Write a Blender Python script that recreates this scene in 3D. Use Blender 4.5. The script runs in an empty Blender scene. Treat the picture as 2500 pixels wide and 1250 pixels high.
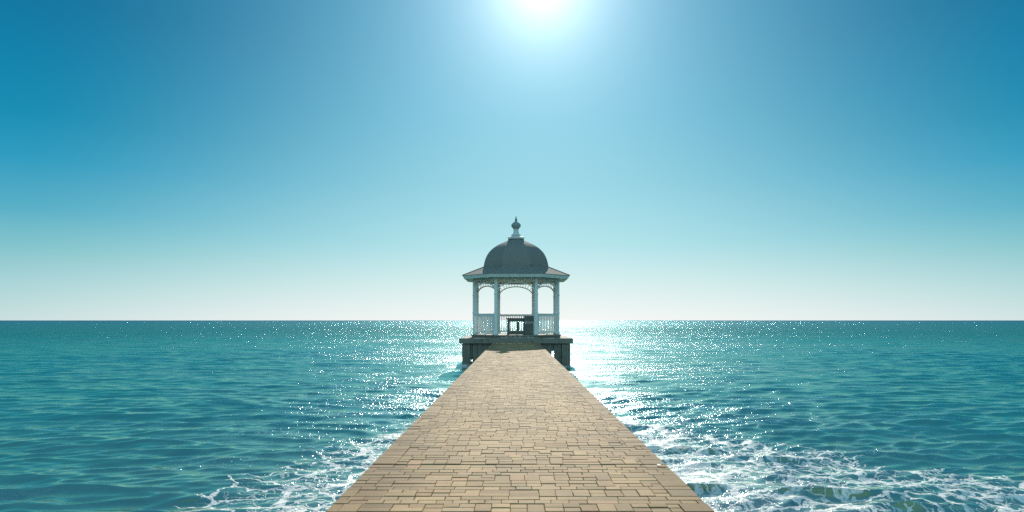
import bpy, math, random
import numpy as np
from mathutils import Vector, Matrix

random.seed(7)
rng = np.random.default_rng(11)
R = math.radians
SC = bpy.context.scene
COL = SC.collection

# ------------------------------------------------------------------ world constants (metres)
CAM_Z = 1.25            # eye height over the pier deck (deck = z 0)
SEA_Z = -1.25
SUN_EL, SUN_AZ = R(29.0), R(2.5)        # azimuth clockwise from +Y (the way the pier runs)
SUN_DIR = Vector((math.sin(SUN_AZ) * math.cos(SUN_EL), math.cos(SUN_AZ) * math.cos(SUN_EL), math.sin(SUN_EL)))
GX, GY = 0.045, 36.3    # gazebo centre

# ------------------------------------------------------------------ object helpers
def tag(o, label=None, cat=None, group=None, kind=None):
    if label: o['label'] = label
    if cat: o['category'] = cat
    if group: o['group'] = group
    if kind: o['kind'] = kind
    return o

def empty(name, loc=(0, 0, 0)):
    o = bpy.data.objects.new(name, None)
    o.empty_display_size = 0.2
    o.location = loc
    COL.objects.link(o)
    return o

class MB:
    """collects shapes and links them as one mesh object"""
    def __init__(s):
        s.v, s.f, s.sm = [], [], []
    def add(s, vs, fs, smooth=False):
        n = len(s.v)
        s.v += [tuple(v) for v in vs]
        s.f += [tuple(i + n for i in f) for f in fs]
        s.sm += [smooth] * len(fs)
    def box(s, c, d, rz=0.0, bev=0.0):
        hx, hy, hz = d[0] / 2, d[1] / 2, d[2] / 2
        b = min(bev, hx * .45, hy * .45, hz * .45)
        cs, sn = math.cos(rz), math.sin(rz)
        def P(x, y, z): return (c[0] + x * cs - y * sn, c[1] + x * sn + y * cs, c[2] + z)
        if b <= 0:
            vs = [P(x, y, z) for z in (-hz, hz) for x, y in ((-hx, -hy), (hx, -hy), (hx, hy), (-hx, hy))]
            s.add(vs, [(3, 2, 1, 0), (4, 5, 6, 7), (0, 1, 5, 4), (1, 2, 6, 5), (2, 3, 7, 6), (3, 0, 4, 7)])
            return
        vs = []
        for z, k in ((-hz, b), (-hz + b, 0), (hz - b, 0), (hz, b)):
            x0, y0 = hx - k, hy - k
            q = b if k == 0 else 0.0
            # octagonal ring: corners chamfered
            ch = b
            vs += [P(*p, z) for p in ((-x0 + ch, -y0), (x0 - ch, -y0), (x0, -y0 + ch), (x0, y0 - ch),
                                      (x0 - ch, y0), (-x0 + ch, y0), (-x0, y0 - ch), (-x0, -y0 + ch))]
        fs = [tuple(range(7, -1, -1)), tuple(range(24, 32))]
        for r in range(3):
            for i in range(8):
                j = (i + 1) % 8
                fs.append((r * 8 + i, r * 8 + j, r * 8 + 8 + j, r * 8 + 8 + i))
        s.add(vs, fs)
    def ring_loft(s, rings, cap=True, smooth=False):
        n = len(rings[0])
        vs = [p for r in rings for p in r]
        fs = []
        for k in range(len(rings) - 1):
            for i in range(n):
                j = (i + 1) % n
                fs.append((k * n + i, k * n + j, (k + 1) * n + j, (k + 1) * n + i))
        if cap:
            fs.append(tuple(range(n - 1, -1, -1)))
            fs.append(tuple(range((len(rings) - 1) * n, len(rings) * n)))
        s.add(vs, fs, smooth)
    def lathe(s, c, prof, n=20, smooth=True):
        s.ring_loft([[(c[0] + r * math.cos(2 * math.pi * (i + .5) / n), c[1] + r * math.sin(2 * math.pi * (i + .5) / n), c[2] + z)
                      for i in range(n)] for r, z in prof], True, smooth)
    def tube(s, pts, rad, n=8, smooth=True):
        rings = []
        pts = [Vector(p) for p in pts]
        for i, p in enumerate(pts):
            t = (pts[min(i + 1, len(pts) - 1)] - pts[max(i - 1, 0)]).normalized()
            a = t.cross(Vector((0, 0, 1)))
            if a.length < 1e-3: a = Vector((1, 0, 0))
            a.normalize(); b = a.cross(t).normalized()
            rings.append([tuple(p + a * (rad * math.cos(2 * math.pi * k / n)) + b * (rad * math.sin(2 * math.pi * k / n))) for k in range(n)])
        s.ring_loft(rings, True, smooth)
    def build(s, name, mat, parent=None):
        me = bpy.data.meshes.new(name)
        me.from_pydata(s.v, [], s.f)
        me.polygons.foreach_set('use_smooth', s.sm)
        me.materials.append(mat)
        me.update()
        o = bpy.data.objects.new(name, me)
        COL.objects.link(o)
        if parent: o.parent = parent
        return o

def copy_part(o, parent):
    c = o.copy(); COL.objects.link(c); c.parent = parent
    return c

# ------------------------------------------------------------------ node helpers
class NT:
    def __init__(s, tree):
        s.t = tree
    def n(s, typ, **kw):
        d = s.t.nodes.new(typ)
        for k, v in kw.items():
            setattr(d, k, v)
        return d
    def put(s, sock, v):
        if isinstance(v, bpy.types.NodeSocket): s.t.links.new(v, sock)
        else: sock.default_value = v
    def m(s, op, a, b=None, c=None, clamp=False):
        d = s.n('ShaderNodeMath', operation=op); d.use_clamp = clamp
        s.put(d.inputs[0], a)
        if b is not None: s.put(d.inputs[1], b)
        if c is not None: s.put(d.inputs[2], c)
        return d.outputs[0]
    def ss(s, v, lo, hi, a=0.0, b=1.0, kind='SMOOTHSTEP'):
        d = s.n('ShaderNodeMapRange', interpolation_type=kind)
        s.put(d.inputs['Value'], v); s.put(d.inputs['From Min'], lo); s.put(d.inputs['From Max'], hi)
        s.put(d.inputs['To Min'], a); s.put(d.inputs['To Max'], b)
        return d.outputs[0]
    def mix(s, f, a, b, blend='MIX'):
        d = s.n('ShaderNodeMix', data_type='RGBA', blend_type=blend)
        s.put(d.inputs[0], f)
        s.put(d.inputs[6], a if isinstance(a, bpy.types.NodeSocket) else (*a, 1)); s.put(d.inputs[7], b if isinstance(b, bpy.types.NodeSocket) else (*b, 1))
        return d.outputs[2]
    def ramp(s, f, stops):
        d = s.n('ShaderNodeValToRGB')
        e = d.color_ramp.elements
        while len(e) < len(stops): e.new(0.5)
        for k, (p, c) in zip(e, stops):
            k.position = p; k.color = (*c, 1)
        s.put(d.inputs[0], f)
        return d.outputs[0]
    def noise(s, vec, scale, detail=2.0, rough=0.5, dist=0.0, dims='3D'):
        d = s.n('ShaderNodeTexNoise', noise_dimensions=dims)
        s.put(d.inputs['Vector'], vec); d.inputs['Scale'].default_value = scale
        d.inputs['Detail'].default_value = detail; d.inputs['Roughness'].default_value = rough
        d.inputs['Distortion'].default_value = dist
        return d.outputs['Fac'], d.outputs['Color']
    def mapping(s, vec, scale=(1, 1, 1), loc=(0, 0, 0), rot=(0, 0, 0)):
        d = s.n('ShaderNodeMapping')
        s.put(d.inputs[0], vec); d.inputs['Location'].default_value = loc
        d.inputs['Rotation'].default_value = rot; d.inputs['Scale'].default_value = scale
        return d.outputs[0]

def lin(r, g, b):
    return tuple(((c / 255 / 12.92) if c <= 10 else ((c / 255 + .055) / 1.055) ** 2.4) for c in (r, g, b))

def new_mat(name):
    m = bpy.data.materials.new(name); m.use_nodes = True
    t = m.node_tree; t.nodes.clear()
    k = NT(t)
    out = k.n('ShaderNodeOutputMaterial')
    p = k.n('ShaderNodeBsdfPrincipled')
    t.links.new(p.outputs[0], out.inputs[0])
    return m, k, p, out

def simple_mat(name, col, col2, rough=.6, scale=6.0, aniso=(1, 1, 1), bump=.3, bump_d=.01, spec=.3, dirt=None, translucent=0):
    m, k, p, out = new_mat(name)
    tc = k.n('ShaderNodeTexCoord').outputs['Object']
    v = k.mapping(tc, aniso)
    f, _ = k.noise(v, scale, 5, .6)
    f2, _ = k.noise(v, scale * 6, 3, .6)
    mixf = k.ss(k.m('ADD', k.m('MULTIPLY', f, .65), k.m('MULTIPLY', f2, .35)), .3, .7)
    c = k.mix(mixf, col, col2)
    if dirt:
        g, _ = k.noise(tc, 1.7, 4, .65)
        c = k.mix(k.ss(g, .52, .75, 0, .7), c, dirt)
    k.put(p.inputs['Base Color'], c)
    p.inputs['Roughness'].default_value = rough
    p.inputs['Specular IOR Level'].default_value = spec
    b = k.n('ShaderNodeBump'); b.inputs['Strength'].default_value = bump; b.inputs['Distance'].default_value = bump_d
    k.put(b.inputs['Height'], mixf); k.put(p.inputs['Normal'], b.outputs[0])
    return m

M = {}
M['white_paint'] = simple_mat('white_paint', (.74, .73, .70), (.80, .79, .76), .55, 3, bump=.15, dirt=(.60, .58, .53))
M['cream_soffit'] = simple_mat('cream_soffit', (.66, .58, .46), (.74, .66, .54), .7, 3)
M['finial_paint'] = simple_mat('finial_paint', (.60, .60, .57), (.68, .67, .64), .5, 5)
M['dark_finial'] = simple_mat('dark_finial', (.24, .26, .26), (.31, .33, .33), .5, 5)
M['dark_timber'] = simple_mat('dark_timber', (.19, .165, .135), (.26, .23, .19), .8, 2.5, (6, 6, .5), .6, .01, dirt=(.07, .075, .06))
M['deck_timber'] = simple_mat('deck_timber', (.20, .185, .16), (.28, .26, .22), .75, 2.5, (1, 6, 1), .5, .008)
M['grey_timber'] = simple_mat('grey_timber', (.115, .105, .088), (.165, .15, .125), .7, 3, (1, 6, 6), .5, .006)
M['cabinet_dark'] = simple_mat('cabinet_dark', (.10, .105, .10), (.14, .145, .135), .5, 3)
M['cabinet_band'] = simple_mat('cabinet_band', (.26, .265, .25), (.32, .32, .30), .45, 3)
M['jetty_stone'] = simple_mat('jetty_stone', (.25, .22, .17), (.34, .30, .23), .85, 1.5, dirt=(.13, .13, .10), bump_d=.03)
M['joint_sand'] = simple_mat('joint_sand', (.13, .095, .06), (.22, .165, .105), .95, 14)
M['pale_leaf'] = simple_mat('pale_leaf', (.84, .77, .62), (.90, .85, .74), .5, 30)

def shingle_mat():
    m, k, p, out = new_mat('shingle')
    tc = k.n('ShaderNodeTexCoord').outputs['Object']
    f, _ = k.noise(tc, 9, 4, .7)
    f2, _ = k.noise(k.mapping(tc, (6, 6, 26)), 1.6, 2, .5)
    c = k.mix(k.ss(f, .3, .7), (.185, .178, .168), (.235, .222, .205))
    c = k.mix(k.ss(f2, .42, .62, 0, .35), c, (.33, .27, .23))
    k.put(p.inputs['Base Color'], c)
    p.inputs['Roughness'].default_value = .85
    p.inputs['Specular IOR Level'].default_value = .25
    b = k.n('ShaderNodeBump'); b.inputs['Strength'].default_value = .6; b.inputs['Distance'].default_value = .012
    k.put(b.inputs['Height'], f2); k.put(p.inputs['Normal'], b.outputs[0])
    return m
M['shingle'] = shingle_mat()

def brick_mat(name, dark=1.0, grey=0.0):
    m, k, p, out = new_mat(name)
    geo = k.n('ShaderNodeNewGeometry')
    rnd = geo.outputs['Random Per Island']
    tc = k.n('ShaderNodeTexCoord').outputs['Object']
    wn = k.n('ShaderNodeTexWhiteNoise', noise_dimensions='1D'); k.put(wn.inputs['W'], k.m('MULTIPLY', rnd, 91.7))
    base = k.ramp(rnd, [(0.0, (.345, .212, .102)), (.30, (.42, .262, .127)), (.55, (.46, .292, .145)), (.72, (.375, .248, .138)), (.86, (.45, .254, .13)), (1.0, (.29, .185, .094))])
    val = k.ss(wn.outputs['Value'], 0, 1, .80, 1.14, 'LINEAR')
    fine, _ = k.noise(tc, 150, 3, .7)
    med, _ = k.noise(tc, 24, 4, .65)
    big, _ = k.noise(k.mapping(tc, (1, .35, 1)), 1.1, 4, .6)
    v = k.m('MULTIPLY', val, k.ss(fine, .3, .7, .84, 1.12, 'LINEAR'))
    v = k.m('MULTIPLY', v, k.ss(med, .3, .7, .88, 1.08, 'LINEAR'))
    v = k.m('MULTIPLY', v, k.ss(big, .32, .68, .74, 1.10, 'LINEAR'))
    # walked-on middle stays paler than the grimy edges
    sx_ = k.n('ShaderNodeSeparateXYZ'); k.put(sx_.inputs[0], tc)
    v = k.m('MULTIPLY', v, k.m('MULTIPLY', dark, k.ss(k.m('ADD', k.m('ABSOLUTE', sx_.outputs[0]), k.ss(med, .3, .7, -.12, .12, 'LINEAR')), .7, 1.2, 1.04, .80)))
    hs = k.n('ShaderNodeHueSaturation'); k.put(hs.inputs['Color'], base); k.put(hs.inputs['Value'], v); hs.inputs['Saturation'].default_value = 1.0 - grey
    k.put(p.inputs['Base Color'], hs.outputs[0])
    p.inputs['Roughness'].default_value = .75
    p.inputs['Specular IOR Level'].default_value = .22
    b = k.n('ShaderNodeBump'); b.inputs['Strength'].default_value = .55; b.inputs['Distance'].default_value = .004
    k.put(b.inputs['Height'], k.m('ADD', k.m('MULTIPLY', fine, .6), med)); k.put(p.inputs['Normal'], b.outputs[0])
    return m
M['paving'] = brick_mat('paving_brick')

# ------------------------------------------------------------------ pier
PX0, PX1, PY0, PY1 = -1.244, 1.305, -6.0, 33.5
pier = empty('pier', ((PX0 + PX1) / 2, PY0, 0))
tag(pier, 'long straight pier paved in beige bricks running out to the gazebo', 'pier')
off = Vector(pier.location)

def pier_part(mb, name, mat):
    mb.v = [(x - off.x, y - off.y, z - off.z) for x, y, z in mb.v]
    return mb.build(name, mat, pier)

mb = MB(); mb.box(((PX0 + PX1) / 2, (PY0 + PY1) / 2, -1.013), (PX1 - PX0 - .03, PY1 - PY0, 2.0))
pier_part(mb, 'jetty_wall', M['jetty_stone'])
mb = MB(); mb.box(((PX0 + PX1) / 2, (PY0 + PY1) / 2, -.0105), (PX1 - PX0 - .02, PY1 - PY0, .003))
pier_part(mb, 'joint_bed', M['joint_sand'])

def paver(mb, x0, x1, y0, y1, z, gap, cham):
    gx = gap * random.choice((.25, .4, .6, .8, 1.0)); gap *= random.choice((.45, .7, .9, 1.1, 1.5))
    """one paver: flat top, small chamfer, short sides"""
    tx, ty = random.uniform(-.004, .004), random.uniform(-.006, .006)
    j = lambda a: random.uniform(-a, a)
    g = gap / 2
    a0, a1, b0, b1 = x0 + gx / 2 + j(.0004), x1 - gx / 2 + j(.0004), y0 + g + j(.0008), y1 - g + j(.0008)
    cx, cy = (a0 + a1) / 2, (b0 + b1) / 2
    sk = j(.0012)
    base = [(a0, b0), (a1, b0), (a1 + sk, b1), (a0 + sk, b1)]
    vs = []
    for px, py in base: vs.append((px, py, -.012))
    for px, py in base: vs.append((px, py, z - cham + (px - cx) * tx + (py - cy) * ty))
    for px, py in base:
        sx = 1 if px < cx else -1; sy = 1 if py < cy else -1
        vs.append((px + sx * cham * random.uniform(.3, .9), py + sy * cham * random.uniform(.6, 1.8), z + (px - cx) * tx + (py - cy) * ty))
    fs = [(8, 9, 10, 11)]
    for r in (0, 4):
        for i in range(4):
            q = (i + 1) % 4
            fs.append((r + i, r + q, r + 4 + q, r + 4 + i))
    mb.add(vs, fs)

BX0, BX1 = PX0 + .205, PX1 - .195
pav = MB()
y = PY0; band_edges = []
D = .0865
special = {}
while y < PY1 - .05:
    near = lambda t: abs(y - t) < D * 1.01
    gap_y = 0.0
    if any(0 <= t - y < 2 * D for t in (17.0, 8.75, 5.45)): gap_y = .03
    elif random.random() < .07: gap_y = .010
    band_edges.append((y, gap_y))
    y0 = y + gap_y
    bx0 = PX0 if random.random() < .42 else BX0
    bx1 = PX1 if random.random() < .42 else BX1
    x = bx0 + random.uniform(-.06, .0)
    kind = random.random()
    if kind < .58:   # a single course of long stretchers
        while x < bx1:
            L = random.choice((.112, .118, .215, .215, .12, .125))
            xa, xb = max(x, bx0), min(x + L, bx1)
            if bx1 - xb <= .03: xb = bx1
            if xb - xa > .03: paver(pav, xa, xb, y0, y0 + D, random.uniform(-.003, .002), random.uniform(.004, .008), .003)
            x += L
        yn = y0 + D
    else:
        while x < bx1:
            t = random.random()
            if t < .30:
                L = .215
                xa, xb = max(x, bx0), min(x + L, bx1)
                if bx1 - xb <= .03: xb = bx1
                if xb - xa > .03:
                    for q in (0, 1):
                        if random.random() < .25:
                            xm = (xa + xb) / 2
                            for u0, u1 in ((xa, xm), (xm, xb)):
                                paver(pav, u0, u1, y0 + q * D, y0 + q * D + D, random.choice((-.0045, -.002, -.001, 0, .001, .0015, .0025)), random.uniform(.003, .008), .003)
                        else:
                            paver(pav, xa, xb, y0 + q * D, y0 + q * D + D, random.choice((-.0045, -.002, -.001, 0, .001, .0015, .0025)), random.uniform(.003, .008), .003)
            elif t < .95:
                L = random.choice((.112, .118, .125))
                xa, xb = max(x, bx0), min(x + L, bx1)
                if bx1 - xb <= .03: xb = bx1
                if xb - xa > .03:
                    if random.random() < .60:
                        for q in (0, 1):
                            paver(pav, xa, xb, y0 + q * D, y0 + q * D + D, random.choice((-.0045, -.002, -.001, 0, .001, .0015, .0025)), random.uniform(.003, .008), .003)
                    else:
                        paver(pav, xa, xb, y0, y0 + 2 * D, random.choice((-.0045, -.002, -.001, 0, .001, .0015, .0025)), random.uniform(.003, .008), .003)
            else:
                L = .325
                xa, xb = max(x, bx0), min(x + L, bx1)
                if bx1 - xb <= .03: xb = bx1
                if xb - xa > .03:
                    for q in (0, 1):
                        paver(pav, xa, xb, y0 + q * D, y0 + q * D + D, random.uniform(-.004, .002), random.uniform(.004, .010), .003)
            x += L
        yn = y0 + 2 * D
    if bx0 > PX0: paver(pav, PX0, BX0, y0, yn, random.uniform(-.001, .003), random.uniform(.001, .005), .003)
    if bx1 < PX1: paver(pav, BX1, PX1, y0, yn, random.uniform(-.001, .003), random.uniform(.001, .005), .003)
    y = yn
pier_part(pav, 'paving', M['paving'])

# ------------------------------------------------------------------ crumpled leaf on the right edge
lf = MB()
nl, nw = 9, 5
vs = []
for i in range(nl):
    t = i / (nl - 1)
    wd = .022 * math.sin(math.pi * (.08 + .9 * t)) * (1 + .35 * math.sin(9 * t))
    for j in range(nw):
        u = j / (nw - 1) * 2 - 1
        vs.append((-.034 + .068 * t, u * wd + .006 * math.sin(5 * t), .006 + .006 * abs(u) ** 1.5 + .003 * math.sin(7 * t + 3 * u) + .006 * t))
fs = [(i * nw + j, (i + 1) * nw + j, (i + 1) * nw + j + 1, i * nw + j + 1) for i in range(nl - 1) for j in range(nw - 1)]
lf.add(vs, fs, True)
lf.tube([(.032, .0, .014), (.045, .004, .010), (.056, .003, .006)], .0018, 5)
leaf = lf.build('dry_leaf', M['pale_leaf'])
leaf.location = (1.245, 5.26, .004); leaf.rotation_euler = (0, 0, R(14))
tag(leaf, 'small pale crumpled scrap like a dry leaf on right edge of pier', 'leaf')

# ------------------------------------------------------------------ platform under the gazebo
plat = empty('timber_platform', (GX, 36.6, SEA_Z))
tag(plat, 'dark timber platform on thick piles carrying the gazebo at the pier end', 'platform')
def plat_part(mb, name, mat):
    mb.v = [(x - GX, y - 36.6, z - SEA_Z) for x, y, z in mb.v]
    return mb.build(name, mat, plat)
PF, PB, HW = 33.60, 39.7, 3.10
mb = MB()                                             # deck: boards and rim
nb = 42
for i in range(nb):
    w = (PB - PF - .1) / nb
    mb.box((GX, PF + .05 + w * (i + .5), .243), (2 * HW - .02, w - .006, .044), 0, .004)
plat_part(mb, 'deck', M['deck_timber'])
for (cx, cy, dx, dy) in ((GX, PF + .03, 2 * HW + .04, .06), (GX, PB, 2 * HW + .04, .06), (GX - HW, (PF + PB) / 2, .05, PB - PF - .065), (GX + HW, (PF + PB) / 2, .05, PB - PF - .065)):
    mb = MB(); mb.box((cx, cy, .115), (dx, dy, .265), 0, .008)
    plat_part(mb, 'rim_board', M['dark_timber'])
mb = MB()
for i in range(7):
    x = GX - 2.6 + i * .87
    mb.box((x, (PF + PB) / 2, .12), (.09, PB - PF - .2, .20))
plat_part(mb, 'joists', M['dark_timber']).name = 'joist_frame'
def pile(x, y, w, d=None, top=-.02):
    d = d or w
    mb = MB()
    mb.box((x, y, (top - 2.6) / 2), (w - .03, d - .03, top + 2.6), 0, .02)
    n = 4                                             # vertical planks cladding the pile
    pw = w / n
    for i in range(n):
        h = top - .02 - (-2.4) - random.uniform(0, .05)
        mb.box((x - w / 2 + pw * (i + .5), y - d / 2 - .012, -2.4 + h / 2), (pw - .012, .03, h), 0, .008)
    plat_part(mb, 'pile', M['dark_timber'])
pile(-2.71 + .0, 33.95, .44)
pile(2.79, 33.95, .47)
pile(2.32, 34.0, .38)
for x in (-2.85, 2.95): pile(x, 39.4, .34)
pile(-2.9, 36.8, .2, .3); pile(2.98, 36.8, .2, .3)
mb = MB(); mb.box((-.21, 34.0, -1.30), (4.28, .30, 2.55), 0, .02)
for i in range(16):
    x = -2.34 + i * .272
    mb.box((x + .13, 33.84, -1.30 + random.uniform(-.01, .01)), (.255, .03, 2.50), 0, .008)
plat_part(mb, 'skirt_wall', M['dark_timber'])
mb = MB(); mb.box((-2.42, 34.0, -.42), (.13, .26, .78), 0, .01)
plat_part(mb, 'header_beam', M['dark_timber'])
mb = MB(); mb.box((2.03, 34.0, -.235), (.20, .26, .43), 0, .01)
plat_part(mb, 'header_beam', M['dark_timber'])

# ------------------------------------------------------------------ gazebo
gz = empty('gazebo', (GX, GY, .27))
tag(gz, 'white octagonal gazebo with grey shingled dome and tall finial over the sea', 'gazebo')
def G(mb, name, mat, parent=None):
    """vertices given around the gazebo axis with z over the pier deck"""
    mb.v = [(x, y, z - .27) for x, y, z in mb.v]
    return mb.build(name, mat, parent or gz)
def octo(a, b):
    return [(b, -a), (a, -b), (a, b), (b, a), (-b, a), (-a, b), (-a, -b), (-b, -a)]
def oring(a, b, z): return [(x, y, z) for x, y in octo(a, b)]

# floor: boarded top on a deeper rim
mb = MB(); mb.ring_loft([oring(2.56, 1.19, .375), oring(2.60, 1.21, .385), oring(2.60, 1.21, .43), oring(2.59, 1.205, .44)])
G(mb, 'floor', M['deck_timber'])
mb = MB(); mb.ring_loft([oring(2.53, 1.17, .268), oring(2.53, 1.17, .374)])
floor_rim = G(mb, 'floor_rim', M['dark_timber'])
for i in range(26):  # glints along the floor front, put in as small white pieces
    for zz in (.296, .345):
        if random.random() < .15: continue
        mb = MB(); mb.box((-.80 + i * .0705 + random.uniform(-.01, .01), -2.534, zz), (random.uniform(.022, .04), .012, random.uniform(.022, .036)))
        G(mb, 'glint_fleck', M['white_paint'], floor_rim)

# posts
PA, PBb = 2.38, 1.10
pts = octo(PA, PBb)
def post_mb():
    mb = MB()
    mb.box((0, 0, 2.06), (.172, .172, 3.24), 0, .02)
    return mb
posts = []
for i, (x, y) in enumerate(pts):
    ang = math.atan2(y, x)
    snap = [0, 0, 0, 0, 0, 0, 0, 0][i]
    if i == 0:
        mb = post_mb(); mb.v = [(a, b, c - .44) for a, b, c in mb.v]
        p0 = mb.build('post', M['white_paint'], gz)
        mb = MB(); mb.box((0, 0, .09), (.21, .21, .18), 0, .02); q = mb.build('base_block', M['white_paint'], p0)
        mb = MB(); mb.box((0, 0, 1.235), (.205, .205, .07), 0, .015); q2 = mb.build('collar', M['white_paint'], p0)
        mb = MB(); mb.box((0, 0, 2.24), (.20, .20, .07), 0, .02); mb.box((0, 0, 2.295), (.18, .18, .038), 0, .012); mb.box((0, 0, 2.185), (.175, .175, .035), 0, .012)
        q3 = mb.build('capital', M['white_paint'], p0)
        p = p0
    else:
        p = copy_part(p0, gz)
        for s in (q, q2, q3): copy_part(s, p)
    p.location = (x, y, .44 - .27)
    # square to the diagonal between its two faces
    p.rotation_euler = (0, 0, R(22.5) if i in (0, 2, 4, 6) else R(-22.5))
    posts.append(p)

def face_frame(i):
    a, b = Vector(pts[i]), Vector(pts[(i + 1) % 8])
    d = b - a
    return (a + b) / 2, d.length, math.atan2(d.y, d.x)

# arched fretwork on every face
Z_SPR, Z_TOP, Z_HEAD = 2.74, 3.33, 3.50
def arch_build(i):
    c, L, rz = face_frame(i)
    hw = L / 2 - .07
    z0 = .27
    hb = MB(); hb.box((0, 0, (Z_HEAD + 3.70) / 2), (L - .10, .07, 3.70 - Z_HEAD), 0, .006)
    hb.box((0, 0, Z_HEAD + .02), (L - .10, .10, .04), 0, .008)
    hd = hb.build('frieze_board', M['white_paint'], gz)
    hd.location = (c.x, c.y, -z0); hd.rotation_euler = (0, 0, rz)
    ab = MB()
    n = 28
    rin = [(-hw * math.cos(math.pi * k / n), Z_SPR + (Z_TOP - Z_SPR) * (math.sin(math.pi * k / n) ** .92)) for k in range(n + 1)]
    th, dp = .055, .06
    rings = []
    for k, (u, z) in enumerate(rin):
        p, q = rin[max(k - 1, 0)], rin[min(k + 1, n)]
        tu, tz = q[0] - p[0], q[1] - p[1]
        l = math.hypot(tu, tz); nu, nz = -tz / l, tu / l
        ou, oz = u + nu * th, z + nz * th
        ou = max(-hw - .005, min(hw + .005, ou))
        rings.append([(u, -dp / 2, z), (u, dp / 2, z), (ou, dp / 2, oz), (ou, -dp / 2, oz)])
    ab.ring_loft(rings)
    sb = ab
    m = 19
    for k in range(1, m):
        t = math.pi * k / m
        u = -hw * math.cos(t); z = Z_SPR + (Z_TOP - Z_SPR) * math.sin(t) ** .92
        nu, nz = -math.cos(t) * .95, math.sin(t) * 1.0
        if abs(nu) < .65: nu *= .45
        l = math.hypot(nu, nz); nu /= l; nz /= l
        best = 9
        if nz > 1e-4: best = min(best, (Z_HEAD - z) / nz)
        if abs(nu) > 1e-4: best = min(best, ((hw if nu > 0 else -hw) - u) / nu)
        if best < .05: continue
        e = (u + nu * best, z + nz * best)
        mid = (u + nu * best * .55, z + nz * best * .55)
        sb.tube([(u, 0, z), (mid[0], 0, mid[1]), (e[0], 0, e[1])], .016, 6)
        sb.lathe((mid[0], 0, mid[1]), [(.005, -.022), (.021, 0), (.005, .022)], 8)
    ar = ab.build('arch', M['white_paint'], gz)
    ar.location = (c.x, c.y, -z0); ar.rotation_euler = (0, 0, rz)
for i in range(8): arch_build(i)

# railings on every face but the open front (face 7 joins (-b,-a) to (b,-a))
bal_mesh = None
for i in range(7):
    c, L, rz = face_frame(i)
    r = empty('railing', (c.x, c.y, .44 - .27)); r.parent = gz; r.rotation_euler = (0, 0, rz)
    w = L - .14
    mb = MB(); mb.box((0, 0, 1.165), (w, .13, .045), 0, .012); mb.box((0, 0, 1.10), (w, .06, .085), 0, .008)
    mb.build('top_rail', M['white_paint'], r)
    mb = MB(); mb.box((0, 0, .125), (w, .06, .075), 0, .008)
    mb.build('bottom_rail', M['white_paint'], r)
    n = max(8, round(w / .133)) - 1
    for k in range(n):
        if bal_mesh is None:
            mb = MB(); mb.box((0, 0, .61), (.05, .05, .895), 0, .005)
            bo = mb.build('baluster', M['white_paint'], r); bal_mesh = bo.data
        else:
            bo = bpy.data.objects.new('baluster', bal_mesh); COL.objects.link(bo); bo.parent = r
        bo.location = (-w / 2 + w * (k + 1) / (n + 1), 0, 0)
    mb = MB(); mb.box((0, 0, .0425), (.07, .06, .085), 0, .005)
    mb.build('foot_block', M['white_paint'], r)

# eaves: fascia, soffit, low brim roof
EA, EB = 3.03, 1.46
mb = MB()
mb.ring_loft([oring(EA - .09, EB - .04, 3.60), oring(EA, EB, 3.775), oring(EA - .05, EB - .02, 3.775), oring(EA - .13, EB - .06, 3.60)], False)
n8 = 8
mb.f += [(3 * n8 + i, 3 * n8 + (i + 1) % 8, (i + 1) % 8, i) for i in range(8)]; mb.sm += [False] * 8
G(mb, 'fascia', M['white_paint'])
mb = MB(); mb.ring_loft([oring(EA - .12, EB - .055, 3.628), oring(EA - .12, EB - .055, 3.650)])
G(mb, 'soffit', M['cream_soffit'])
mb = MB()
DA, DB = 1.86, .80
rings = [oring(EA + .02, EB + .01, 3.778)]
nC = 9
for k in range(nC):
    t0, t1 = k / nC, (k + 1) / nC
    f = lambda t, A0, A1: A0 + (A1 - A0) * t
    z0, z1 = f(t0, 3.80, 4.33), f(t1, 3.80, 4.33)
    rings.append(oring(f(t0, EA + .02, DA), f(t0, EB + .01, DB), z0 + .004))
    rings.append(oring(f(t1, EA + .02, DA), f(t1, EB + .01, DB), z1 - .006))
mb.ring_loft(rings)
G(mb, 'brim_roof', M['shingle'])
for (x0, y0), (x1, y1) in zip(octo(EA + .02, EB + .01), octo(DA, DB)):
    mb = MB(); mb.tube([(x0, y0, 3.80), (x1, y1, 4.335)], .032, 6)
    G(mb, 'hip_cap', M['shingle'])

# dome
prof = [(1.87, 4.30), (1.865, 4.42), (1.83, 4.60), (1.785, 4.76), (1.73, 4.91), (1.655, 5.06), (1.555, 5.21), (1.43, 5.35), (1.28, 5.485),
        (1.105, 5.61), (.91, 5.725), (.70, 5.83), (.50, 5.925), (.42, 5.985)]
mb = MB(); rings = []
for k in range(len(prof) - 1):
    (r0, z0), (r1, z1) = prof[k], prof[k + 1]
    for j in range(2):
        ta, tb = j / 2, (j + 1) / 2
        ra, rb = r0 + (r1 - r0) * ta, r0 + (r1 - r0) * tb
        za, zb = z0 + (z1 - z0) * ta, z0 + (z1 - z0) * tb
        rings.append(oring(ra + .003, (ra + .003) * .43, za))
        rings.append(oring(rb - .002, (rb - .002) * .43, zb))
mb.ring_loft(rings)
G(mb, 'dome', M['shingle'])

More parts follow.
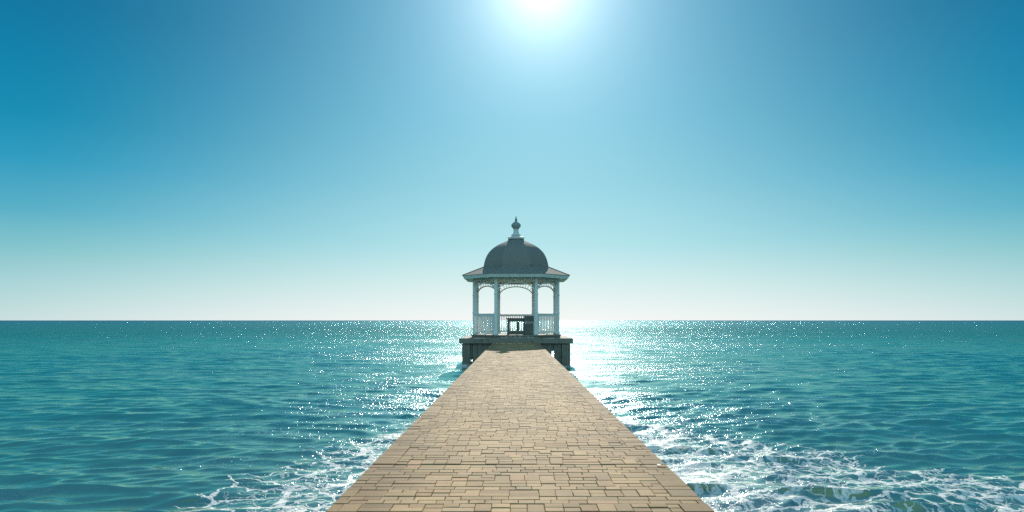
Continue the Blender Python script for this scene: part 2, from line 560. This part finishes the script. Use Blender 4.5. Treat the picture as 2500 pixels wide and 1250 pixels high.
# finial
sx = 1 / (5.68 * 41.0)
zz = lambda yz: CAM_Z + (782 - (500 + yz / 5.68)) / 41.0
fin = empty('finial', (0, 0, zz(480) - .27)); fin.parent = gz
def lathe_part(name, mat, prof, n=8):
    mb = MB(); mb.lathe((0, 0, 0), [(w * sx, zz(yy) - zz(480)) for yy, w in prof], n, n > 10)
    return mb.build(name, mat, fin)
lathe_part('base_plate', M['finial_paint'], [(492, 116), (478, 122), (464, 122), (458, 96), (448, 76)])
lathe_part('pedestal', M['finial_paint'], [(450, 74), (438, 58), (434, 66), (427, 66), (418, 50), (404, 40), (385, 36), (350, 36), (343, 42)], 16)
lathe_part('bulb', M['dark_finial'], [(346, 40), (335, 46), (318, 60), (304, 66), (292, 66), (278, 60), (264, 46), (254, 33), (246, 22), (240, 16)], 20)
lathe_part('spike', M['dark_finial'], [(243, 17), (232, 15), (224, 15), (218, 20), (210, 18), (204, 10), (196, 8), (188, 9), (180, 7), (165, 1)], 12)

# ------------------------------------------------------------------ furniture under the dome
tb = empty('wooden_table', (.06, 34.85, .44))
tag(tb, 'low dark wooden table with panel legs standing under the gazebo dome', 'table')
def bx(parent, name, mat, *boxes):
    mb = MB()
    for c, d in boxes: mb.box(c, d, 0, .008)
    return mb.build(name, mat, parent)
sc_ = 34.85 / 1500
X = lambda px: (px - 1258) * sc_ - .06
bx(tb, 'tabletop', M['grey_timber'], ((X(1259.3), 0, .915), (1.06, .62, .05)))
bx(tb, 'apron', M['grey_timber'], ((X(1259.5), -.26, .81), (.98, .03, .155)))
for x, w in ((1241.5, .155), (1279.3, .11)):
    bx(tb, 'leg', M['grey_timber'], ((X(x), -.22, .445), (w, .07, .885)))
    bx(tb, 'leg', M['grey_timber'], ((X(x), .22, .445), (w, .07, .885)))
bx(tb, 'foot_board', M['grey_timber'], ((X(1260.5), -.262, .11), (.86, .025, .20)))
bx(tb, 'centre_panel', M['grey_timber'], ((X(1264.2), -.14, .47), (.17, .04, .50)))
cb = empty('cabinet', (.775, 34.7, .44))
tag(cb, 'dark boxy cabinet with paler band across its middle standing beside the table', 'cabinet')
bx(cb, 'body', M['cabinet_dark'], ((0, 0, .31), (.50, .46, .60)))
bx(cb, 'band', M['cabinet_band'], ((.02, -.005, .675), (.47, .47, .125)))
bx(cb, 'upper_box', M['cabinet_dark'], ((0, 0, .885), (.54, .50, .29)))
bx(cb, 'lid', M['cabinet_band'], ((0, 0, 1.045), (.56, .52, .028)))

# ------------------------------------------------------------------ sea
def build_sea():
    rad = [0.6]
    while rad[-1] < 5.5: rad.append(rad[-1] + .06)
    r = rad[-1]
    while r < 25000:
        k = .0036 if r < 60 else (.0055 if r < 160 else (.012 if r < 500 else .05))
        r *= 1 + k; rad.append(r)
    rad = np.array(rad)
    # angles from +Y, dense ahead, coarse to the sides and behind
    a = list(np.linspace(-50, 50, 921))
    s = 50 + .2; step = .2; side = []
    while s < 180: side.append(s); step = min(step * 1.12, 4); s += step
    ang = np.radians(np.array([-x for x in side[::-1]] + a + side))
    nr, na = len(rad), len(ang)
    Rg, Ag = np.meshgrid(rad, ang, indexing='ij')
    x = (Rg * np.sin(Ag)).ravel(); y = (Rg * np.cos(Ag)).ravel()
    dr = np.gradient(rad); da = np.gradient(ang)
    sp = np.maximum(np.repeat(dr, na), (Rg * da[None, :]).ravel() * .8)
    z = np.zeros_like(x); hx = np.zeros_like(x); hy = np.zeros_like(x)
    near = Rg.ravel() < 520
    xn, yn, sn = x[near], y[near], sp[near]
    zn = np.zeros_like(xn); hxn = np.zeros_like(xn); hyn = np.zeros_like(xn)
    N = 190
    lam = .21 * (6.0 / .21) ** ((np.arange(N) + rng.random(N)) / N)
    patch = 1 + .40 * np.sin(xn * .13 + 1.1 * np.sin(yn * .07)) * np.sin(yn * .11 + .8 * np.sin(xn * .09))
    for i in range(N):
        L = lam[i]; kk = 2 * math.pi / L
        spread = .33 if L < 2 else .28
        th = rng.normal(-.05, spread)                 # crests run mostly across the view
        ph = rng.random() * 2 * math.pi
        # slope budget per component
        s = .0305 * (1.0 if L < .7 else (.7 / L) ** .95)
        amp = s / kk * (.5 + rng.random())
        kx, ky = kk * math.sin(th), kk * math.cos(th)
        w = np.clip((L / sn - 2.2) / 2.5, 0, 1)
        if L < 1.6: w = w * patch
        arg = kx * xn + ky * yn + ph
        # slow phase wander so crests stay short
        arg += .9 * np.sin(xn * .31 / max(L, .7) + ph * 3) + .7 * np.sin(yn * .23 / max(L, .7) + ph * 5)
        c, si = np.cos(arg), np.sin(arg)
        zn += amp * w * c
        q = .75 * amp * w
        hxn -= q * math.sin(th) * si; hyn -= q * math.cos(th) * si
    z[near] = zn; hx[near] = hxn; hy[near] = hyn
    co = np.stack([x + hx, y + hy, z], 1).astype(np.float32)
    idx = np.arange(nr * na).reshape(nr, na)
    quads = np.stack([idx[:-1, :-1], idx[:-1, 1:], idx[1:, 1:], idx[1:, :-1]], -1).reshape(-1, 4)[:, ::-1]
    me = bpy.data.meshes.new('sea')
    me.vertices.add(len(co)); me.vertices.foreach_set('co', co.ravel())
    nq = len(quads)
    me.loops.add(nq * 4); me.loops.foreach_set('vertex_index', quads.ravel().astype(np.int32))
    me.polygons.add(nq); me.polygons.foreach_set('loop_start', np.arange(0, nq * 4, 4, dtype=np.int32))
    me.polygons.foreach_set('use_smooth', np.ones(nq, dtype=bool))
    me.update(calc_edges=True)
    o = bpy.data.objects.new('sea', me); COL.objects.link(o)
    o.location = (0, 0, SEA_Z)
    tag(o, kind='structure', label='open teal sea with ripples, glitter and foam around the pier')
    return o

def sea_mat():
    m, k, p, out = new_mat('sea_water')
    pos = k.n('ShaderNodeNewGeometry').outputs['Position']
    sep = k.n('ShaderNodeSeparateXYZ'); k.put(sep.inputs[0], pos)
    X_, Y_, Z_ = sep.outputs
    dist = k.m('SQRT', k.m('ADD', k.m('MULTIPLY', X_, X_), k.m('MULTIPLY', Y_, Y_)))
    flat = k.n('ShaderNodeCombineXYZ'); k.put(flat.inputs[0], X_); k.put(flat.inputs[1], Y_)
    P = flat.outputs[0]
    # ripples below the mesh resolution
    n1, _ = k.noise(k.mapping(P, (.6, 1.0, 1), rot=(0, 0, .1)), 6.5, 4, .62)
    n2, _ = k.noise(k.mapping(P, (.95, 1.0, 1), rot=(0, 0, -.08)), 1.15, 3, .62)
    n3, _ = k.noise(k.mapping(P, (.9, 1.0, 1)), .16, 4, .6)
    b1 = k.n('ShaderNodeBump'); b1.inputs['Distance'].default_value = .05
    k.put(b1.inputs['Height'], n1); k.put(b1.inputs['Strength'], k.ss(dist, 10, 70, .10, 1.0))
    b2 = k.n('ShaderNodeBump'); b2.inputs['Distance'].default_value = .44
    k.put(b2.inputs['Height'], n2); k.put(b2.inputs['Strength'], k.ss(dist, 25, 140, 0, 1.0))
    k.put(b2.inputs['Normal'], b1.outputs[0])
    b3 = k.n('ShaderNodeBump'); b3.inputs['Distance'].default_value = 2.5
    k.put(b3.inputs['Height'], n3); k.put(b3.inputs['Strength'], k.ss(dist, 120, 600, 0, 1.0))
    k.put(b3.inputs['Normal'], b2.outputs[0])
    k.t.nodes.remove(p)
    tr = k.n('ShaderNodeBsdfTransparent')
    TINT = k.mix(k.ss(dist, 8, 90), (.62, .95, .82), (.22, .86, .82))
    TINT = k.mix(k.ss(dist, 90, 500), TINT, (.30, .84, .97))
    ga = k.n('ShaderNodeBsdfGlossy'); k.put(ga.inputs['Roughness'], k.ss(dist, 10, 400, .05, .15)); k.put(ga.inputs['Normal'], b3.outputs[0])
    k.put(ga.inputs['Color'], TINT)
    # capillary ripples carry the sparkle
    n4, _ = k.noise(k.mapping(P, (.8, 1.0, 1)), 11.0, 2, .55)
    b4 = k.n('ShaderNodeBump'); b4.inputs['Distance'].default_value = .055; b4.inputs['Strength'].default_value = 1.0
    k.put(b4.inputs['Height'], n4); k.put(b4.inputs['Normal'], b3.outputs[0])
    gb = k.n('ShaderNodeBsdfGlossy'); gb.inputs['Roughness'].default_value = .18; k.put(gb.inputs['Normal'], b4.outputs[0])
    gb.inputs['Color'].default_value = (.8, .95, 1, 1)
    # unresolved facets far out: one broad sheen
    gc = k.n('ShaderNodeBsdfGlossy'); gc.inputs['Roughness'].default_value = .38; k.put(gc.inputs['Normal'], b1.outputs[0])
    gc.inputs['Color'].default_value = (.8, .95, 1, 1)
    m1 = k.n('ShaderNodeMixShader'); gn, _ = k.noise(k.mapping(P, (.35, 1.0, 1)), .75, 4, .7)
    gn2, _ = k.noise(k.mapping(P, (.4, 1.0, 1)), .09, 3, .6)
    gsel = k.m('ADD', k.m('MULTIPLY', gn, .6), k.m('MULTIPLY', gn2, .4))
    k.put(m1.inputs[0], k.m('MULTIPLY', k.ss(gsel, .44, .62), k.ss(dist, 30, 400, .48, .16))); k.t.links.new(ga.outputs[0], m1.inputs[1]); k.t.links.new(gb.outputs[0], m1.inputs[2])
    m2 = k.n('ShaderNodeMixShader'); k.put(m2.inputs[0], k.ss(dist, 12, 350, .05, .30)); k.t.links.new(m1.outputs[0], m2.inputs[1]); k.t.links.new(gc.outputs[0], m2.inputs[2])
    fr = k.n('ShaderNodeFresnel'); fr.inputs['IOR'].default_value = 1.333; k.put(fr.inputs['Normal'], b3.outputs[0])
    # facets that face away hide behind nearer crests, so a rough sea never mirrors fully at grazing view
    fac = k.m('MINIMUM', fr.outputs[0], k.ss(dist, 12, 150, .56, .235))
    wat = k.n('ShaderNodeMixShader'); k.put(wat.inputs[0], fac); k.t.links.new(tr.outputs[0], wat.inputs[1]); k.t.links.new(m2.outputs[0], wat.inputs[2])
    # ---- foam
    wn, wc = k.noise(P, .8, 4, .6)
    wv = k.n('ShaderNodeVectorMath', operation='SCALE')
    sub = k.n('ShaderNodeVectorMath', operation='SUBTRACT'); k.put(sub.inputs[0], wc); sub.inputs[1].default_value = (.5, .5, .5)
    k.put(wv.inputs[0], sub.outputs[0]); wv.inputs['Scale'].default_value = 1.5
    wp = k.n('ShaderNodeVectorMath', operation='ADD'); k.put(wp.inputs[0], P); k.put(wp.inputs[1], wv.outputs[0])
    _, wc2 = k.noise(P, 4.5, 3, .6)
    sub2 = k.n('ShaderNodeVectorMath', operation='SUBTRACT'); k.put(sub2.inputs[0], wc2); sub2.inputs[1].default_value = (.5, .5, .5)
    wv2 = k.n('ShaderNodeVectorMath', operation='SCALE'); k.put(wv2.inputs[0], sub2.outputs[0]); wv2.inputs['Scale'].default_value = .34
    wp2 = k.n('ShaderNodeVectorMath', operation='ADD'); k.put(wp2.inputs[0], wp.outputs[0]); k.put(wp2.inputs[1], wv2.outputs[0])
    def web(scale, asp):
        v = k.n('ShaderNodeTexVoronoi', feature='DISTANCE_TO_EDGE', voronoi_dimensions='2D')
        k.put(v.inputs['Vector'], k.mapping(wp2.outputs[0], (asp, 1, 1), rot=(0, 0, .25))); v.inputs['Scale'].default_value = scale
        return v.outputs['Distance']
    e1, e2 = web(2.2, .48), web(5.6, .52)
    xa = k.m('ABSOLUTE', k.m('SUBTRACT', X_, .03))
    right = k.ss(X_, -.2, .2)
    ynz = k.m('ADD', Y_, k.ss(wn, .25, .75, -1.6, 1.6, 'LINEAR'))
    # shoreward of these slanting lines the broken wave leaves its foam
    inR = k.m('SUBTRACT', k.m('SUBTRACT', 19.2, k.m('MULTIPLY', xa, 1.22)), ynz)
    inL = k.m('SUBTRACT', k.m('SUBTRACT', 23.0, k.m('MULTIPLY', xa, 3.0)), ynz)
    maskR = k.m('MULTIPLY', k.ss(inR, -.4, 1.4), right)
    maskL = k.m('MULTIPLY', k.ss(inL, -.3, 1.2), k.m('SUBTRACT', 1.0, right))
    hug = k.ss(xa, 1.3, 4.2, 1.0, .0)
    denR = k.m('MULTIPLY', maskR, k.m('ADD', .54, k.m('MULTIPLY', hug, .40)))
    denL = k.m('MULTIPLY', maskL, k.m('ADD', .30, k.m('MULTIPLY', hug, .42)))
    den = k.m('MAXIMUM', denR, denL)
    lowf, _ = k.noise(P, .42, 3, .6)
    # stray streaks to the left, near the camera, and churned water round the piles
    stray = k.m('MULTIPLY', k.m('MULTIPLY', k.ss(dist, 9.0, 13.5, 1, 0), k.ss(lowf, .54, .68)), .36)
    den = k.m('MAXIMUM', den, stray)
    den = k.m('MULTIPLY', den, k.ss(lowf, .30, .58, .72, 1.08))
    pl = k.m('MULTIPLY', k.ss(k.m('ABSOLUTE', k.m('SUBTRACT', Y_, 33.3)), .2, 1.6, 1, 0), k.ss(k.m('ABSOLUTE', k.m('SUBTRACT', xa, 2.3)), .7, 1.9, 1, 0))
    den = k.m('MAXIMUM', den, k.m('MULTIPLY', pl, .72))
    t1 = k.m('MULTIPLY', den, .19); t2 = k.m('MULTIPLY', k.m('SUBTRACT', den, .18), .30)
    f1 = k.ss(e1, k.m('MULTIPLY', t1, .55), t1, 1, 0)
    f2 = k.ss(e2, k.m('MULTIPLY', t2, .4), t2, 1, 0)
    f1 = k.m('MULTIPLY', f1, k.ss(den, .02, .14)); f2 = k.m('MULTIPLY', f2, k.ss(den, .24, .42))
    foam = k.m('MAXIMUM', f1, k.m('MULTIPLY', f2, .85), clamp=True)
    foam = k.m('MAXIMUM', foam, k.m('MULTIPLY', k.ss(den, .3, 1.0, 0, .24), k.ss(wn, .3, .6, .3, 1.0)))
    bub, _ = k.noise(P, 18, 3, .6)
    foam = k.m('MULTIPLY', foam, k.ss(bub, .28, .55, .35, .92))
    fb = k.n('ShaderNodeBsdfPrincipled')
    k.put(fb.inputs['Base Color'], k.mix(bub, (.80, .77, .74), (.90, .88, .86)))
    fb.inputs['Roughness'].default_value = .55
    bb = k.n('ShaderNodeBump'); bb.inputs['Distance'].default_value = .012; bb.inputs['Strength'].default_value = .8
    k.put(bb.inputs['Height'], k.m('ADD', k.m('MULTIPLY', bub, .5), foam)); k.put(fb.inputs['Normal'], bb.outputs[0])
    ms = k.n('ShaderNodeMixShader')
    k.put(ms.inputs[0], foam); k.t.links.new(wat.outputs[0], ms.inputs[1]); k.t.links.new(fb.outputs[0], ms.inputs[2])
    k.t.links.new(ms.outputs[0], out.inputs[0])
    return m
def body_mat():
    m, k, p, out = new_mat('water_body')
    pos = k.n('ShaderNodeNewGeometry').outputs['Position']
    ln = k.n('ShaderNodeVectorMath', operation='LENGTH'); k.put(ln.inputs[0], pos)
    dist = ln.outputs['Value']
    pn, _ = k.noise(k.mapping(pos, (.25, .5, 1)), .35, 4, .6)
    dshift = k.m('ADD', dist, k.m('MULTIPLY', k.ss(pn, .3, .7, -1, 1, 'LINEAR'), k.ss(dist, 5, 60, 3, 14)))
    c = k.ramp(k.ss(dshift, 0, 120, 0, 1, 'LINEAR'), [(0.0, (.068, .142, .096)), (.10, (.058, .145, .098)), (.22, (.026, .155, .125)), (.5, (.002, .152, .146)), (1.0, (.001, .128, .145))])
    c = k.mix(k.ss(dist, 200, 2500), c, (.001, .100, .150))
    k.put(p.inputs['Base Color'], c)
    p.inputs['Roughness'].default_value = 1.0; p.inputs['Specular IOR Level'].default_value = 0.0
    return m
sea = build_sea()
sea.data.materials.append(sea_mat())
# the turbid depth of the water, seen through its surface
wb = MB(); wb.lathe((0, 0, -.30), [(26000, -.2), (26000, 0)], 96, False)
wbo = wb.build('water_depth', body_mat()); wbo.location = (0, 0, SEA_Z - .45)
tag(wbo, 'deep teal water below the rippled surface of the sea', kind='structure')

# ------------------------------------------------------------------ sky and sun
def build_world():
    w = bpy.data.worlds.new('World'); SC.world = w; w.use_nodes = True
    k = NT(w.node_tree); w.node_tree.nodes.clear()
    out = k.n('ShaderNodeOutputWorld'); bg = k.n('ShaderNodeBackground')
    k.t.links.new(bg.outputs[0], out.inputs[0])
    sky = k.n('ShaderNodeTexSky', sky_type='NISHITA'); sky.sun_disc = False
    sky.sun_elevation = SUN_EL; sky.sun_rotation = SUN_AZ
    d = k.n('ShaderNodeTexCoord').outputs['Generated']
    nm = k.n('ShaderNodeVectorMath', operation='NORMALIZE'); k.put(nm.inputs[0], d)
    sp = k.n('ShaderNodeSeparateXYZ'); k.put(sp.inputs[0], nm.outputs[0])
    el = k.m('MULTIPLY', k.m('ARCSINE', sp.outputs[2]), 180 / math.pi)
    e = k.ss(el, 0, 90, 0, 1, 'LINEAR')
    A = k.ramp(e, [(0, lin(202, 224, 223)), (2.4 / 90, lin(174, 214, 217)), (5.35 / 90, lin(130, 196, 204)), (8.3 / 90, lin(84, 174, 198)), (11.8 / 90, lin(42, 155, 191)),
                   (15 / 90, lin(14, 140, 178)), (19 / 90, lin(4, 128, 169)), (23 / 90, lin(3, 116, 158)), (45 / 90, lin(10, 98, 145)), (1, lin(10, 88, 138))])
    B = k.ramp(e, [(0, lin(243, 247, 245)), (3.1 / 90, lin(216, 239, 238)), (6.9 / 90, lin(176, 226, 233)), (12.4 / 90, lin(144, 208, 224)), (17.8 / 90, lin(120, 194, 219)),
                   (25 / 90, lin(98, 180, 212)), (40 / 90, lin(50, 148, 192)), (65 / 90, lin(18, 105, 152)), (1, lin(10, 88, 138))])
    # horizontal bearing from the sun
    hl = k.m('SQRT', k.m('MAXIMUM', k.m('SUBTRACT', 1.0, k.m('MULTIPLY', sp.outputs[2], sp.outputs[2])), 1e-5))
    ch = k.m('DIVIDE', k.m('ADD', k.m('MULTIPLY', sp.outputs[0], math.sin(SUN_AZ)), k.m('MULTIPLY', sp.outputs[1], math.cos(SUN_AZ))), hl)
    g = k.ss(ch, .74, 1.0, 0, 1, 'LINEAR')
    g = k.m('POWER', g, k.m('ADD', 1.0, k.m('MULTIPLY', k.m('MINIMUM', k.m('MAXIMUM', el, 0.0), 30.0), .07)))
    # added fill light: brighter sky opposite the sun, strongest low, to lift the shade
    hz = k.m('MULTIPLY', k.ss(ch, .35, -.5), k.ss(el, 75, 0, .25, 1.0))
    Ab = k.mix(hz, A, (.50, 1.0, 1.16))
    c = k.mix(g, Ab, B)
    dt = k.n('ShaderNodeVectorMath', operation='DOT_PRODUCT'); k.put(dt.inputs[0], nm.outputs[0]); dt.inputs[1].default_value = SUN_DIR
    gam = k.m('MULTIPLY', k.m('ARCCOSINE', k.m('MINIMUM', dt.outputs['Value'], 1.0)), 180 / math.pi)
    a1 = k.m('MULTIPLY', k.m('EXPONENT', k.m('MULTIPLY', gam, -1 / 3.4)), 1.25)
    a2 = k.m('MULTIPLY', k.m('EXPONENT', k.m('MULTIPLY', gam, -1 / 8.5)), .36)
    ac = k.n('ShaderNodeVectorMath', operation='SCALE'); ac.inputs[0].default_value = (1.0, .98, .92); k.put(ac.inputs['Scale'], a1)
    a2c = k.n('ShaderNodeVectorMath', operation='SCALE'); a2c.inputs[0].default_value = (.74, .85, .84); k.put(a2c.inputs['Scale'], a2)
    c2 = k.n('ShaderNodeVectorMath', operation='ADD'); k.put(c2.inputs[0], c); k.put(c2.inputs[1], a2c.outputs[0]); c = c2.outputs[0]
    ad = k.n('ShaderNodeVectorMath', operation='ADD'); k.put(ad.inputs[0], c); k.put(ad.inputs[1], ac.outputs[0])
    sc10 = k.n('ShaderNodeVectorMath', operation='SCALE'); k.put(sc10.inputs[0], ad.outputs[0]); sc10.inputs['Scale'].default_value = 10.0
    fin_ = k.mix(.01, sc10.outputs[0], sky.outputs[0])
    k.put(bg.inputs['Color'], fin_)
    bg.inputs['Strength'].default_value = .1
build_world()
sl = bpy.data.lights.new('sun', 'SUN'); sl.energy = 5.0; sl.angle = R(.53); sl.color = (1.0, .92, .78)
so = bpy.data.objects.new('sun', sl); COL.objects.link(so)
so.rotation_euler = SUN_DIR.to_track_quat('Z', 'Y').to_euler()
so.location = (0, 0, 30)

# ------------------------------------------------------------------ camera and render settings
cd = bpy.data.cameras.new('camera'); cam = bpy.data.objects.new('camera', cd); COL.objects.link(cam)
cam.location = (0, 0, CAM_Z); cam.rotation_euler = (math.pi / 2, 0, 0)
cd.sensor_width = 36.0; cd.lens = 36.0 * 1500 / 2500
cd.shift_x = -8 / 2500; cd.shift_y = 157 / 2500
cd.clip_start = .05; cd.clip_end = 60000
SC.camera = cam
SC.render.engine = 'CYCLES'
SC.cycles.use_denoising = False
SC.cycles.max_bounces = 6; SC.cycles.diffuse_bounces = 3; SC.cycles.glossy_bounces = 3
SC.cycles.caustics_reflective = False; SC.cycles.caustics_refractive = False
SC.cycles.sample_clamp_direct = 0; SC.cycles.sample_clamp_indirect = 4.0
SC.view_settings.view_transform = 'Standard'; SC.view_settings.look = 'None'
SC.view_settings.exposure = 0; SC.view_settings.gamma = 1
SC.render.resolution_x = 1024; SC.render.resolution_y = 512
